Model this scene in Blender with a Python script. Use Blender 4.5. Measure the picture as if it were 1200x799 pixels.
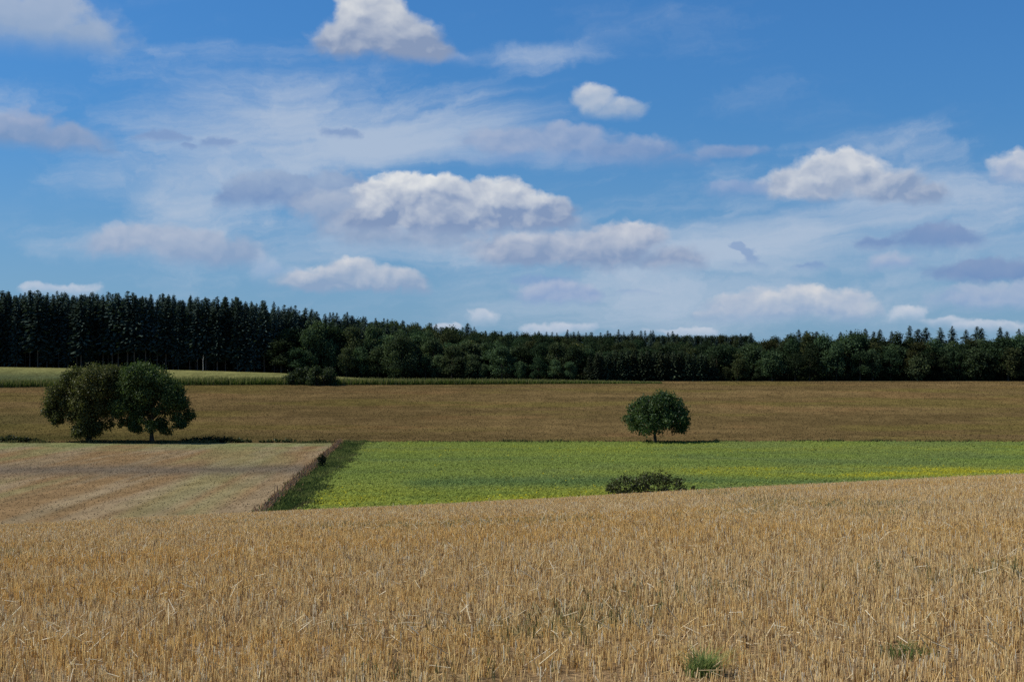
import bpy, math, random
import numpy as np
R = np.random.default_rng(11)
random.seed(11)
sc = bpy.context.scene
for o in list(bpy.data.objects): bpy.data.objects.remove(o)
COL = sc.collection

# ------------------------------------------------------------------ camera
F = 1648.0                     # focal length in pixels of the 1200 px wide photograph
HOR = 430.0                    # eye level row
cd = bpy.data.cameras.new('camera'); cam = bpy.data.objects.new('camera', cd); COL.objects.link(cam)
cam.location = (0, 0, 0); cam.rotation_euler = (math.radians(90), 0, 0)
cd.sensor_width = 36.0; cd.lens = 36.0 * F / 1200.0
cd.shift_y = (HOR - 399.5) / 1200.0
cd.clip_start = 0.1; cd.clip_end = 30000
sc.camera = cam

# ------------------------------------------------------------------ light
SUN_EL = math.radians(47); SUN_AZ = math.radians(-86)     # azimuth from +Y towards +X
sd = bpy.data.lights.new('sun', 'SUN'); sun = bpy.data.objects.new('sun', sd); COL.objects.link(sun)
sd.energy = 4.9; sd.angle = math.radians(0.5); sd.color = (1.0, 0.945, 0.86)
sun.rotation_euler = (math.pi/2 - SUN_EL, 0, math.pi - SUN_AZ)
SKY_STR = 0.10; EXPO = 0.0
sc.view_settings.view_transform = 'Standard'; sc.view_settings.look = 'None'
sc.view_settings.exposure = EXPO; sc.view_settings.gamma = 1.0; sc.view_settings.use_curve_mapping = False
sc.cycles.use_denoising = False
sc.cycles.max_bounces = 5; sc.cycles.diffuse_bounces = 3; sc.cycles.transmission_bounces = 2
sc.cycles.glossy_bounces = 1; sc.cycles.caustics_reflective = False; sc.cycles.caustics_refractive = False

def lin(r, g, b):
    f = lambda c: (c/255/12.92) if c/255 <= .04045 else ((c/255+.055)/1.055)**2.4
    return (f(r), f(g), f(b))

# ------------------------------------------------------------------ node helpers
class G:
    def __init__(s, nt): s.nt = nt
    def link(s, v, sock):
        if isinstance(v, S): s.nt.links.new(v.s, sock)
        else: sock.default_value = v
    def m(s, op, a, b=None, c=None, clamp=False):
        n = s.nt.nodes.new('ShaderNodeMath'); n.operation = op; n.use_clamp = clamp
        s.link(a, n.inputs[0])
        if b is not None: s.link(b, n.inputs[1])
        if c is not None: s.link(c, n.inputs[2])
        return S(s, n.outputs[0])
    def vm(s, op, a, b=None, c=None, out=0):
        n = s.nt.nodes.new('ShaderNodeVectorMath'); n.operation = op
        s.link(a, n.inputs[0])
        if b is not None: s.link(b, n.inputs[1])
        if c is not None: s.link(c, n.inputs[2])
        return S(s, n.outputs[out])
    def comb(s, x, y, z=0.0):
        n = s.nt.nodes.new('ShaderNodeCombineXYZ')
        for i, v in enumerate((x, y, z)): s.link(v, n.inputs[i])
        return S(s, n.outputs[0])
    def sep(s, v):
        n = s.nt.nodes.new('ShaderNodeSeparateXYZ'); s.link(v, n.inputs[0])
        return [S(s, o) for o in n.outputs]
    def noise(s, v, scale=1.0, detail=4.0, rough=.55, color=False, dist=0.0):
        n = s.nt.nodes.new('ShaderNodeTexNoise'); s.link(v, n.inputs['Vector'])
        n.inputs['Scale'].default_value = scale; n.inputs['Detail'].default_value = detail
        n.inputs['Roughness'].default_value = rough; n.inputs['Distortion'].default_value = dist
        return S(s, n.outputs['Color' if color else 'Fac'])
    def voro(s, v, scale=1.0, detail=2.0, rough=.5, smooth=.6):
        n = s.nt.nodes.new('ShaderNodeTexVoronoi'); n.feature = 'SMOOTH_F1'; s.link(v, n.inputs['Vector'])
        n.inputs['Scale'].default_value = scale; n.inputs['Detail'].default_value = detail
        n.inputs['Roughness'].default_value = rough; n.inputs['Smoothness'].default_value = smooth
        n.normalize = True
        return S(s, n.outputs['Distance'])
    def ss(s, v, a, b, lo=0.0, hi=1.0):
        n = s.nt.nodes.new('ShaderNodeMapRange'); n.interpolation_type = 'SMOOTHSTEP'
        s.link(v, n.inputs[0])
        for i, q in enumerate((a, b, lo, hi)): n.inputs[i+1].default_value = q
        return S(s, n.outputs[0])
    def mix(s, f, a, b, mode='MIX'):
        n = s.nt.nodes.new('ShaderNodeMix'); n.data_type = 'RGBA'; n.blend_type = mode
        s.link(f, n.inputs[0])
        for v, k in ((a, 6), (b, 7)):
            s.link((tuple(v) + (1.0,)) if isinstance(v, (tuple, list)) and len(v) == 3 else v, n.inputs[k])
        return S(s, n.outputs[2])
class S:
    def __init__(s, g, sock): s.g, s.s = g, sock
    def __add__(s, o): return s.g.m('ADD', s, o)
    def __sub__(s, o): return s.g.m('SUBTRACT', s, o)
    def __mul__(s, o): return s.g.m('MULTIPLY', s, o)
    __radd__ = __add__; __rmul__ = __mul__
    def __rsub__(s, o): return s.g.m('SUBTRACT', o, s)

# ------------------------------------------------------------------ sky
w = bpy.data.worlds.new('World'); sc.world = w; w.use_nodes = True
nt = w.node_tree; nt.nodes.clear(); g = G(nt)
out = nt.nodes.new('ShaderNodeOutputWorld')
sky = nt.nodes.new('ShaderNodeTexSky'); sky.sky_type = 'NISHITA'; sky.sun_disc = False
sky.sun_elevation = SUN_EL; sky.sun_rotation = SUN_AZ
sky.altitude = 300; sky.air_density = 1.0; sky.dust_density = 0.3; sky.ozone_density = 2.5
tc = nt.nodes.new('ShaderNodeTexCoord')
D = S(g, tc.outputs['Generated'])
dx, dy, dz = g.sep(D)
az = g.m('ARCTAN2', dx, dy); el = g.m('ARCSINE', dz)
U = az*16.48 + 6.0; Vv = el*16.48              # hundreds of pixels of the photo, but a true azimuth / elevation grid
P = g.comb(U, Vv, 0.0)
wv = g.vm('SUBTRACT', g.noise(P, 1.7, 5, .6, True), (.5, .5, .5))
P1 = g.vm('MULTIPLY_ADD', wv, (.34, .22, 0), P)
wv2 = g.vm('SUBTRACT', g.noise(P, 7.0, 3, .55, True), (.5, .5, .5))
P1 = g.vm('MULTIPLY_ADD', wv2, (.075, .06, 0), P1)
def puff(p):
    q = g.vm('MULTIPLY', p, (1.0, 1.3, 1.0))
    a = g.noise(q, 2.7, 9, .55)
    b = g.voro(q, 5.2, 1.5, .5, .45)
    return (a - .5)*1.6 + (.40 - b)*.85
def relief(p):
    q = g.vm('MULTIPLY', p, (1.0, 1.3, 1.0))
    return g.noise(q, 2.3, 3.5, .5)*1.6 - g.voro(q, 4.6, 0.5, .5, .7)*.5
N0 = puff(P1)
EMB = relief(P1) - relief(g.vm('ADD', P1, (-.06, .075, 0)))
Nsoft = (g.noise(g.vm('MULTIPLY', P1, (1.0, 2.2, 1.0)), 1.6, 6, .6) - .5)*2.0
U1, V1, _ = g.sep(P1)
def cc(r, gg, b):
    k = 1/(SKY_STR*2**EXPO); return tuple(c*k for c in lin(r, gg, b))
def ctr(px, py):
    a = math.atan((px-600)/F); e = math.atan((HOR-py)/F*math.cos(a))
    return a*16.48+6.0, e*16.48
skytint = g.mix(1.0, S(g, sky.outputs[0]), g.mix(g.ss(Vv, 0.0, 4.6), (.30, .545, .80), (.315, .71, 1.08)), 'MULTIPLY')
colr = skytint
# pale air towards the horizon
hz = g.ss(Vv, 0.0, 3.0, .50, 0.0)
colr = g.mix(hz, colr, cc(132, 166, 208))
# high thin veil of cirrus
cq = g.vm('MULTIPLY_ADD', wv, (.5, .3, 0), g.comb(U*0.32 + Vv*.12, Vv*1.15 - U*.13, 3.7))
ci = g.noise(cq, 1.0, 9, .60, dist=.35)
veil = None
for (px, py, rx, ry, s) in [(340,165,290,110,1.0),(390,300,240,60,.75),(215,225,90,60,.8),(890,290,230,60,1.0),(430,290,420,75,.75),
                            (760,345,420,60,.9),(1100,250,300,80,.75),(20,115,140,45,.6),(700,200,300,50,.5),(620,68,110,22,.7),(330,110,250,40,.6)]:
    cx, cy = ctr(px, py)
    d = g.vm('LENGTH', g.vm('MULTIPLY', g.vm('SUBTRACT', P1, (cx, cy, 0)), (100/rx, 100/ry, 0)), out=1)
    v = g.ss(d, 0.1, 1.5, s, 0.0)
    veil = v if veil is None else g.m('MAXIMUM', veil, v)
va = g.ss(ci + (veil - 1.0)*.34, .24, .60, 0.0, .80)
va = g.m('MAXIMUM', va, g.ss(ci, .50, .85)*.25)
colr = g.mix(va, colr, cc(182, 196, 215))

CL = []
def cloud(blobs, base, col, top, bot, op=1.0, amp=.5, soft=.35, h=None, ragged=.08, emb=1.1, left=0.0):
    """one cumulus: puffs (px, py, rx, ry), a flat base row, sunlit and shaded tint"""
    blobs = [(b[0], b[1], b[2]*1.14, b[3]*1.12) for b in blobs]; soft += .16; amp *= 1.12; emb *= .85
    e = [ctr(b[0], b[1]) + (b[2]/100, b[3]/100) for b in blobs]; q = 1.5
    bot = (bot[0]*.93, bot[1], bot[2]); top = (top[0]*.97, top[1], top[2])
    CL.append((min(t[0]-t[2]*q for t in e)-.2, max(t[0]+t[2]*q for t in e)+.2, min(t[1]-t[3]*q for t in e)-.2, max(t[1]+t[3]*q for t in e)+.2,
               (blobs, base, top, bot, op, amp, soft, ragged, emb, left)))
GRP = {}
def cloud_group(key, blobs, base, top, bot, op, amp, soft, ragged, emb, left):
    ng = bpy.data.node_groups.new('cloud', 'ShaderNodeTree'); g = G(ng)
    for nm, ty in (('Col', 'NodeSocketColor'), ('P1', 'NodeSocketVector'), ('V1', 'NodeSocketFloat'), ('V1s', 'NodeSocketFloat'), ('N0', 'NodeSocketFloat'), ('EMB', 'NodeSocketFloat'), ('U', 'NodeSocketFloat')):
        ng.interface.new_socket(name=nm, in_out='INPUT', socket_type=ty)
    ng.interface.new_socket(name='Out', in_out='OUTPUT', socket_type='NodeSocketColor')
    gi = ng.nodes.new('NodeGroupInput'); go = ng.nodes.new('NodeGroupOutput')
    col, P1, V1, V1s, N0, EMB, U = [S(g, o) for o in gi.outputs[:7]]
    f = None
    for (px, py, rx, ry) in blobs:
        cx, cy = ctr(px, py)
        d = g.vm('LENGTH', g.vm('MULTIPLY', g.vm('SUBTRACT', P1, (cx, cy, 0)), (100/rx, 100/ry, 0)), out=1)
        v = 1.0 - d
        f = v if f is None else g.m('SMOOTH_MAX', f, v, .22)
    cxm = sum(b[0] for b in blobs)/len(blobs)
    by = ctr(cxm, base)[1]
    tp = ctr(cxm, min(b[1]-b[3]*.8 for b in blobs))[1]
    fn = g.m('MULTIPLY_ADD', N0, amp, f)
    lowc = (V1s - by)*(.45/ragged)
    fn = g.m('SMOOTH_MIN', fn, lowc, .15)
    hh = g.m('MULTIPLY_ADD', V1 - by, 1.1/max(tp-by, .05), .62)
    fn = fn*g.m('MINIMUM', g.m('MAXIMUM', hh, .62), 2.5)
    a = g.ss(fn, 0.0, soft, 0.0, op)
    lt = g.m('MULTIPLY_ADD', V1 - by, .95/max(tp-by, .05), g.m('MULTIPLY_ADD', EMB, emb, -.22))
    if left: lt = lt - (U - ctr(cxm, base)[0])*left
    lt = g.m('MULTIPLY', lt, 1.0, clamp=True)
    ng.links.new(g.mix(a, col, g.mix(lt, bot, top)).s, go.inputs[0])
    return ng
def cloud_nodes(col, key, args):
    if key not in GRP: GRP[key] = cloud_group(key, *args)
    n = nt.nodes.new('ShaderNodeGroup'); n.node_tree = GRP[key]
    for v, i_ in zip((col, P1, V1, V1s, N0, EMB, U), n.inputs): nt.links.new(v.s, i_)
    return S(g, n.outputs[0])
def bgnode(c):
    n = nt.nodes.new('ShaderNodeBackground'); g.link(c, n.inputs[0]); n.inputs[1].default_value = SKY_STR; return n.outputs[0]
def choose(f, a, b):
    n = nt.nodes.new('ShaderNodeMixShader'); g.link(f, n.inputs[0]); nt.links.new(a, n.inputs[1]); nt.links.new(b, n.inputs[2]); return n.outputs[0]
def tree_of(u0, u1, v0, v1, depth):
    """only the clouds that reach a cell of the sky are worked out there"""
    here = [t for t in CL if t[0] < u1 and t[1] > u0 and t[2] < v1 and t[3] > v0]
    if depth == 0 or len(here) <= 2:
        c = colr
        for t in here: c = cloud_nodes(c, CL.index(t), t[4])
        return bgnode(c)
    if (u1-u0) > 1.6*(v1-v0):
        m = (u0+u1)/2; return choose(g.m('GREATER_THAN', U, m), tree_of(u0, m, v0, v1, depth-1), tree_of(m, u1, v0, v1, depth-1))
    m = (v0+v1)/2; return choose(g.m('GREATER_THAN', Vv, m), tree_of(u0, u1, v0, m, depth-1), tree_of(u0, u1, m, v1, depth-1))
V1s = V1 + Nsoft*.05
C = None
W1 = cc(236, 234, 233); W2 = cc(205, 206, 214); W3 = cc(186, 192, 208)
G1 = cc(140, 157, 192); G2 = cc(128, 150, 192); G3 = cc(158, 170, 198)
# wisps and far grey scraps
cloud([(600,166,62,17),(665,166,60,20),(735,178,80,20),(795,190,42,15),(850,178,55,9)], 205, C, cc(176,184,206), G2, .72, .55, .7, ragged=.16)
cloud([(640,190,90,16),(560,193,40,9)], 206, C, cc(140,165,205), cc(120,152,200), .5, .6, .8, ragged=.2)
cloud([(45,25,80,42),(95,42,62,28),(20,60,50,20)], 80, C, cc(178,188,208), cc(150,167,196), .88, .5, .75, ragged=.25, emb=.5)
cloud([(25,158,55,30),(75,166,55,20),(112,177,30,9)], 184, C, cc(176,182,204), cc(128,150,188), .85, .5, .6, ragged=.12, emb=.8)
for s in [(190,163,30,10),(257,170,22,9),(402,158,27,8),(222,172,10,4)]:
    cloud([s], s[1]+9, C, cc(130,154,196), cc(118,146,192), .75, .9, .5, ragged=.12)
cloud([(330,226,70,22),(395,228,55,26),(280,235,30,14)], 256, C, cc(160,177,204), cc(124,148,190), .95, .6, .42, ragged=.2)
cloud([(150,284,52,20),(215,288,72,23),(275,298,50,20),(245,305,70,13)], 320, C, cc(184,191,209), cc(142,161,194), .9, .5, .6, ragged=.14, left=.12)
cloud([(1105,278,52,15),(1030,287,32,10)], 297, C, cc(134,154,192), cc(116,143,188), .9, .55, .4, ragged=.14)
cloud([(1150,320,62,16),(1200,322,40,14)], 336, C, cc(136,156,192), cc(118,144,188), .92, .5, .4, ragged=.12)
cloud([(1150,352,62,20),(1205,352,40,22)], 372, C, cc(186,193,210), cc(146,166,202), .85, .5, .6, ragged=.14)
cloud([(1045,308,30,13)], 321, C, cc(180,188,208), cc(140,162,202), .8, .5, .6, ragged=.12)
cloud([(870,287,10,5),(879,295,8,7),(881,304,10,7),(884,312,24,6)], 319, C, cc(134,158,198), cc(122,150,194), .65, 1.1, .6, ragged=.12)
cloud([(948,313,24,7)], 320, C, cc(126,152,196), cc(112,143,192), .7, .5, .8, ragged=.12)
cloud([(745,345,30,8),(640,330,40,9)], 352, C, cc(134,160,202), cc(118,148,196), .6, .55, .8, ragged=.14)
# banks low over the wood
for s in [(75,342,44,11),(566,375,20,12),(522,383,16,6),(640,387,30,7),(680,386,24,8),(1062,371,20,11),(1110,379,26,8),(1172,383,44,8),(800,389,40,5)]:
    cloud([s], s[1]+16, C, cc(206,209,220), cc(168,184,210), .82, .75, .6, ragged=.2)
cloud([(930,357,58,23),(872,364,46,17),(990,359,42,20),(840,372,30,10)], 388, C, cc(216,214,218), cc(152,170,200), .95, .5, .42, ragged=.2)
cloud([(655,345,52,18),(690,345,22,13)], 364, C, cc(190,195,212), cc(136,158,200), .85, .55, .6, ragged=.12)
cloud([(315,315,24,26),(345,325,30,17)], 345, C, cc(190,200,216), cc(152,174,208), .7, .6, .8, ragged=.2)
cloud([(405,323,45,20),(368,330,40,15),(460,327,36,16),(488,336,26,14)], 352, C, cc(214,213,219), cc(144,163,194), .95, .5, .42, ragged=.12)
# the big middle bank
cloud([(500,284,80,22),(430,270,60,20)], 302, C, cc(186,192,210), cc(138,157,190), .85, .5, .6, ragged=.16)
cloud([(622,292,75,24),(700,292,72,28),(738,280,42,20),(788,304,42,17),(810,312,20,10)], 325, C, cc(210,210,218), cc(136,153,187), .95, .45, .45, ragged=.14, emb=1.0)
cloud([(400,245,60,22),(470,262,80,18),(560,268,80,16),(650,264,50,14)], 284, C, cc(176,186,206), cc(140,158,192), .9, .6, .6, ragged=.2)
cloud([(462,232,50,28),(520,236,58,27),(580,240,62,29),(635,249,40,20),(440,256,40,18),(500,256,70,18),(585,258,70,18)], 280, C, W1, cc(134,151,186), 1.0, .46, .32, ragged=.16, emb=1.1, left=.05)
# right and upper cumulus
cloud([(900,225,70,14),(860,222,40,10)], 240, C, cc(158,174,206), cc(128,152,197), .7, .6, .7, ragged=.14)
cloud([(984,203,50,26),(945,217,55,20),(1035,219,55,21),(1085,230,30,14)], 250, C, cc(230,228,229), cc(138,155,188), .97, .42, .38, ragged=.12, left=.10, emb=1.0)
cloud([(1206,203,42,25)], 222, C, cc(218,217,221), cc(150,168,202), .97, .45, .4, ragged=.12)
cloud([(694,119,26,19),(725,131,36,15)], 144, C, cc(212,213,219), cc(152,170,200), .92, .42, .5, ragged=.12)
cloud([(520,70,40,9),(555,78,30,5)], 82, C, cc(150,170,206), cc(132,156,200), .6, .5, .8, ragged=.14)
cloud([(432,26,44,44),(408,46,44,26),(470,46,48,30),(500,60,30,16)], 80, C, cc(234,232,231), cc(138,152,184), 1.0, .34, .3, ragged=.13, left=.10, emb=.8)
# scattered cumulus over the rest of the sky, outside this stretch
gn = g.noise(D, 4.0, 5, .58)
plain = g.mix(hz, skytint, cc(132, 166, 208))
far = g.m('MAXIMUM', g.ss(Vv, 5.0, 7.5), g.ss(g.m('ABSOLUTE', az), .46, .62))
plain = g.mix(g.m('MULTIPLY', g.ss(gn, .54, .66), far), plain, cc(205, 208, 216))
inside = g.m('MULTIPLY', g.m('LESS_THAN', g.m('ABSOLUTE', U - 6.0), 7.4), g.m('MULTIPLY', g.m('GREATER_THAN', Vv, -.1), g.m('LESS_THAN', Vv, 5.2)))
nt.links.new(choose(inside, bgnode(plain), tree_of(-1.4, 13.4, -.1, 5.2, 6)), out.inputs[0])

# ------------------------------------------------------------------ terrain
_tab = R.random((256, 256))
def vnoise(x, y):
    xi = np.floor(x).astype(int); yi = np.floor(y).astype(int); fx = x-xi; fy = y-yi
    fx = fx*fx*(3-2*fx); fy = fy*fy*(3-2*fy)
    t = lambda a, b: _tab[a & 255, b & 255]
    return (t(xi,yi)*(1-fx)+t(xi+1,yi)*fx)*(1-fy)+(t(xi,yi+1)*(1-fx)+t(xi+1,yi+1)*fx)*fy
def fbm(x, y, oct=4, rough=.5):
    s = 0; a = 1; n = 0
    for i in range(oct):
        s = s + a*vnoise(x*2**i+17.3*i, y*2**i+9.1*i); n += a; a *= rough
    return s/n
def sstep(x, a, b):
    t = np.clip((x-a)/(b-a), 0, 1); return t*t*(3-2*t)
TY = np.array([-8000,-200,0,60,100,150,220,290,330,380,430,470,505,560,650,900,1500,3000,9000.])
TZ = np.array([-30,-13,-13,-13.3,-13.6,-14.25,-15.1,-15.6,-14.7,-11.7,-8.7,-6.4,-5.3,-4.9,-2.0,4.0,9.0,4.0,-30.])
_h = np.diff(TY); _dl = np.diff(TZ)/_h
_m = np.zeros(len(TY)); _m[1:-1] = (_dl[:-1]*_h[1:]+_dl[1:]*_h[:-1])/(_h[:-1]+_h[1:])
def spline(y):
    i = np.clip(np.searchsorted(TY, y)-1, 0, len(_h)-1); t = np.clip((y-TY[i])/_h[i], 0, 1)
    t2 = t*t; t3 = t2*t
    return (2*t3-3*t2+1)*TZ[i]+(t3-2*t2+t)*_h[i]*_m[i]+(-2*t3+3*t2)*TZ[i+1]+(t3-t2)*_h[i]*_m[i+1]
def terrain(x, y):
    x = np.asarray(x, float); y = np.asarray(y, float)
    zn = -1.7 + .0012*y + .048*np.clip(x, -60, 60) - .00147*y*y + .10*(fbm(x/9, y/9, 2)-.5)*sstep(np.abs(y), 12, 25)
    zf = spline(y) + np.interp(x, [-260,-197,-131,-88,-55,-30], [5.8,5.0,3.8,2.6,.6,0])*sstep(y, 440, 545)*(1-.0*x)
    zf = zf + .35*(fbm(x/70+3, y/55, 2)-.5)*sstep(y, 90, 130)
    h = np.clip(.5+.5*(zn-zf)/2.0, 0, 1)
    return zf*(1-h)+zn*h + 1.0*h*(1-h)
def XY(px, Y): return (px-600)/F*Y
def GP(px, Y, lift=0.0):
    x = XY(px, Y); return (x, Y, float(terrain(x, Y))+lift)

# ------------------------------------------------------------------ mesh helpers
def mesh(name, v, q, col=None, mat=None, parent=None, smooth=False, mats=None, midx=None):
    v = np.asarray(v, np.float32).reshape(-1, 3); q = np.asarray(q, np.int32)
    k = q.shape[1]
    me = bpy.data.meshes.new(name)
    me.vertices.add(len(v)); me.vertices.foreach_set('co', v.ravel())
    me.loops.add(q.size); me.loops.foreach_set('vertex_index', q.ravel())
    me.polygons.add(len(q)); me.polygons.foreach_set('loop_start', np.arange(0, q.size, k, dtype=np.int32))
    if mats:
        for m in mats: me.materials.append(m)
        me.polygons.foreach_set('material_index', np.asarray(midx, np.int32))
    elif mat: me.materials.append(mat)
    if smooth: me.polygons.foreach_set('use_smooth', np.ones(len(q), bool))
    if col is not None:
        a = me.color_attributes.new('Col', 'FLOAT_COLOR', 'POINT')
        c = np.ones((len(v), 4), np.float32); c[:, :3] = col
        a.data.foreach_set('color', c.ravel())
    me.update(calc_edges=True); me.validate()
    o = bpy.data.objects.new(name, me); COL.objects.link(o)
    if parent: o.parent = parent
    return o
def tag(o, label=None, cat=None, group=None, kind=None):
    if label: o['label'] = label
    if cat: o['category'] = cat
    if group: o['group'] = group
    if kind: o['kind'] = kind
    return o
def empty(name, loc, label, cat, group=None):
    o = bpy.data.objects.new(name, None); COL.objects.link(o); o.location = loc
    o.empty_display_size = .5
    return tag(o, label, cat, group)
def copy_tree(o):
    c = o.copy(); COL.objects.link(c)
    for ch in o.children:
        d = ch.copy(); COL.objects.link(d); d.parent = c
    return c
def unit(v): return v/np.maximum(np.linalg.norm(v, axis=-1, keepdims=True), 1e-9)
def leaves(C_, size, aspect=.6, out_dir=None, bias=.0, rng=R):
    """rhombic leaf faces at the points C_"""
    n = len(C_); nrm = unit(rng.normal(size=(n, 3)))
    if out_dir is not None: nrm = unit(nrm + out_dir*bias)
    t = unit(np.cross(nrm, rng.normal(size=(n, 3)))); b = np.cross(nrm, t)
    s = (size*rng.uniform(.65, 1.35, n))[:, None]
    v = np.stack([C_-t*s*.5, C_+b*s*aspect*.5, C_+t*s*.5, C_-b*s*aspect*.5], 1)
    return v.reshape(-1, 3), np.arange(4*n).reshape(-1, 4)
def tube(pts, rad, k=7):
    pts = np.asarray(pts, float); rad = np.asarray(rad, float); n = len(pts)
    tg = unit(np.gradient(pts, axis=0)); ref = np.array([.31, .95, .05])
    a = unit(np.cross(tg, ref)); b = np.cross(tg, a)
    th = np.arange(k)/k*2*np.pi
    v = pts[:, None]+rad[:, None, None]*(np.cos(th)[None, :, None]*a[:, None]+np.sin(th)[None, :, None]*b[:, None])
    i = np.arange(n-1)[:, None]*k; j = np.arange(k)[None]; j2 = (j+1) % k
    q = np.stack([i+j, i+j2, i+k+j2, i+k+j], -1).reshape(-1, 4)
    return v.reshape(-1, 3), q
def join(parts):
    vs, qs, n = [], [], 0
    for v, q in parts: vs.append(v); qs.append(q+n); n += len(v)
    return np.concatenate(vs), np.concatenate(qs)

# ------------------------------------------------------------------ materials
def mat_new(name):
    m = bpy.data.materials.new(name); m.use_nodes = True; m.node_tree.nodes.clear(); return m, G(m.node_tree)
def attr(g_):
    n = g_.nt.nodes.new('ShaderNodeAttribute'); n.attribute_name = 'Col'; return S(g_, n.outputs['Color'])
def finish(m, g_, sh):
    o = g_.nt.nodes.new('ShaderNodeOutputMaterial'); g_.nt.links.new(sh, o.inputs[0]); return m
def leaf_mat(name, tint=(1, 1, 1), trans=.3, gloss=.08):
    m, g_ = mat_new(name); N = g_.nt.nodes
    oi = N.new('ShaderNodeObjectInfo')
    c = g_.mix(1.0, attr(g_), tint, 'MULTIPLY')
    hs = N.new('ShaderNodeHueSaturation'); g_.link(c, hs.inputs['Color'])
    rnd = S(g_, oi.outputs['Random'])
    g_.link(rnd*.05+.475, hs.inputs['Hue']); g_.link(rnd*.5+.75, hs.inputs['Value'])
    c = S(g_, hs.outputs[0])
    a = N.new('ShaderNodeBsdfDiffuse'); g_.link(c, a.inputs[0])
    t = N.new('ShaderNodeBsdfTranslucent'); g_.link(g_.mix(1.0, c, (1.15, 1.3, .7), 'MULTIPLY'), t.inputs[0])
    x = N.new('ShaderNodeMixShader'); x.inputs[0].default_value = trans
    g_.nt.links.new(a.outputs[0], x.inputs[1]); g_.nt.links.new(t.outputs[0], x.inputs[2])
    gl = N.new('ShaderNodeBsdfGlossy'); gl.inputs['Roughness'].default_value = .45; gl.inputs[0].default_value = (.8, .85, .9, 1)
    y = N.new('ShaderNodeMixShader'); y.inputs[0].default_value = gloss*.35
    g_.nt.links.new(x.outputs[0], y.inputs[1]); g_.nt.links.new(gl.outputs[0], y.inputs[2])
    return finish(m, g_, y.outputs[0])
def bark_mat(name, c0, c1, sc_=6.0):
    m, g_ = mat_new(name); N = g_.nt.nodes
    t = N.new('ShaderNodeTexCoord')
    f = g_.noise(g_.vm('MULTIPLY', S(g_, t.outputs['Object']), (1, 1, .2)), sc_, 5, .6)
    d = N.new('ShaderNodeBsdfDiffuse'); g_.link(g_.mix(f, c0, c1), d.inputs[0])
    b = N.new('ShaderNodeBump'); b.inputs['Strength'].default_value = .6; b.inputs['Distance'].default_value = .03
    g_.link(f, b.inputs['Height']); g_.nt.links.new(b.outputs[0], d.inputs['Normal'])
    return finish(m, g_, d.outputs[0])
def field_mat(name, sc1, sc2, lo=.55, hi=1.45, bump=.4, bd=.2):
    """vertex tint times two sizes of grain; sc1, sc2 = grains per metre in x, y"""
    m, g_ = mat_new(name); N = g_.nt.nodes
    geo = N.new('ShaderNodeNewGeometry'); p = S(g_, geo.outputs['Position'])
    a = g_.noise(g_.vm('MULTIPLY', p, (sc1[0], sc1[1], .5)), 1.0, 5, .65)
    b = g_.noise(g_.vm('MULTIPLY', p, (sc2[0], sc2[1], .2)), 1.0, 4, .6)
    k = g_.ss(a, .25, .75, lo, hi)*g_.ss(b, .25, .75, .78, 1.22)
    c = g_.mix(1.0, attr(g_), g_.comb(k, k, k), 'MULTIPLY')
    d = N.new('ShaderNodeBsdfDiffuse'); g_.link(c, d.inputs[0])
    bm = N.new('ShaderNodeBump'); bm.inputs['Strength'].default_value = bump; bm.inputs['Distance'].default_value = bd
    g_.link(a, bm.inputs['Height']); g_.nt.links.new(bm.outputs[0], d.inputs['Normal'])
    return finish(m, g_, d.outputs[0])
def stem_mat(name, trans=.25, gl_=.02):
    m, g_ = mat_new(name); N = g_.nt.nodes
    c = attr(g_)
    a = N.new('ShaderNodeBsdfDiffuse'); g_.link(c, a.inputs[0])
    t = N.new('ShaderNodeBsdfTranslucent'); g_.link(c, t.inputs[0])
    x = N.new('ShaderNodeMixShader'); x.inputs[0].default_value = trans
    g_.nt.links.new(a.outputs[0], x.inputs[1]); g_.nt.links.new(t.outputs[0], x.inputs[2])
    gl = N.new('ShaderNodeBsdfGlossy'); gl.inputs['Roughness'].default_value = .4
    y = N.new('ShaderNodeMixShader'); y.inputs[0].default_value = gl_
    g_.nt.links.new(x.outputs[0], y.inputs[1]); g_.nt.links.new(gl.outputs[0], y.inputs[2])
    return finish(m, g_, y.outputs[0])
M_leaf = leaf_mat('leaf', gloss=.03); M_wood = leaf_mat('wood_leaf', trans=.25, gloss=0.0); M_spruce = leaf_mat('spruce_needles', trans=.12, gloss=0.0)
M_bark = bark_mat('bark', (.035, .028, .02), (.10, .08, .06)); M_sprucebark = bark_mat('spruce_bark', (.05, .04, .032), (.15, .12, .10), 2.0)
M_pale = bark_mat('pale_bark', (.45, .42, .36), (.7, .66, .58), 3.0)
M_post = bark_mat('fence_wood', (.10, .055, .032), (.26, .15, .09), 8.0)
M_wire = bark_mat('wire_metal', (.12, .11, .10), (.2, .18, .17), 8.0)
M_stem = stem_mat('straw', .36, .04); M_green = stem_mat('green_blade', .35, 0.0)

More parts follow.
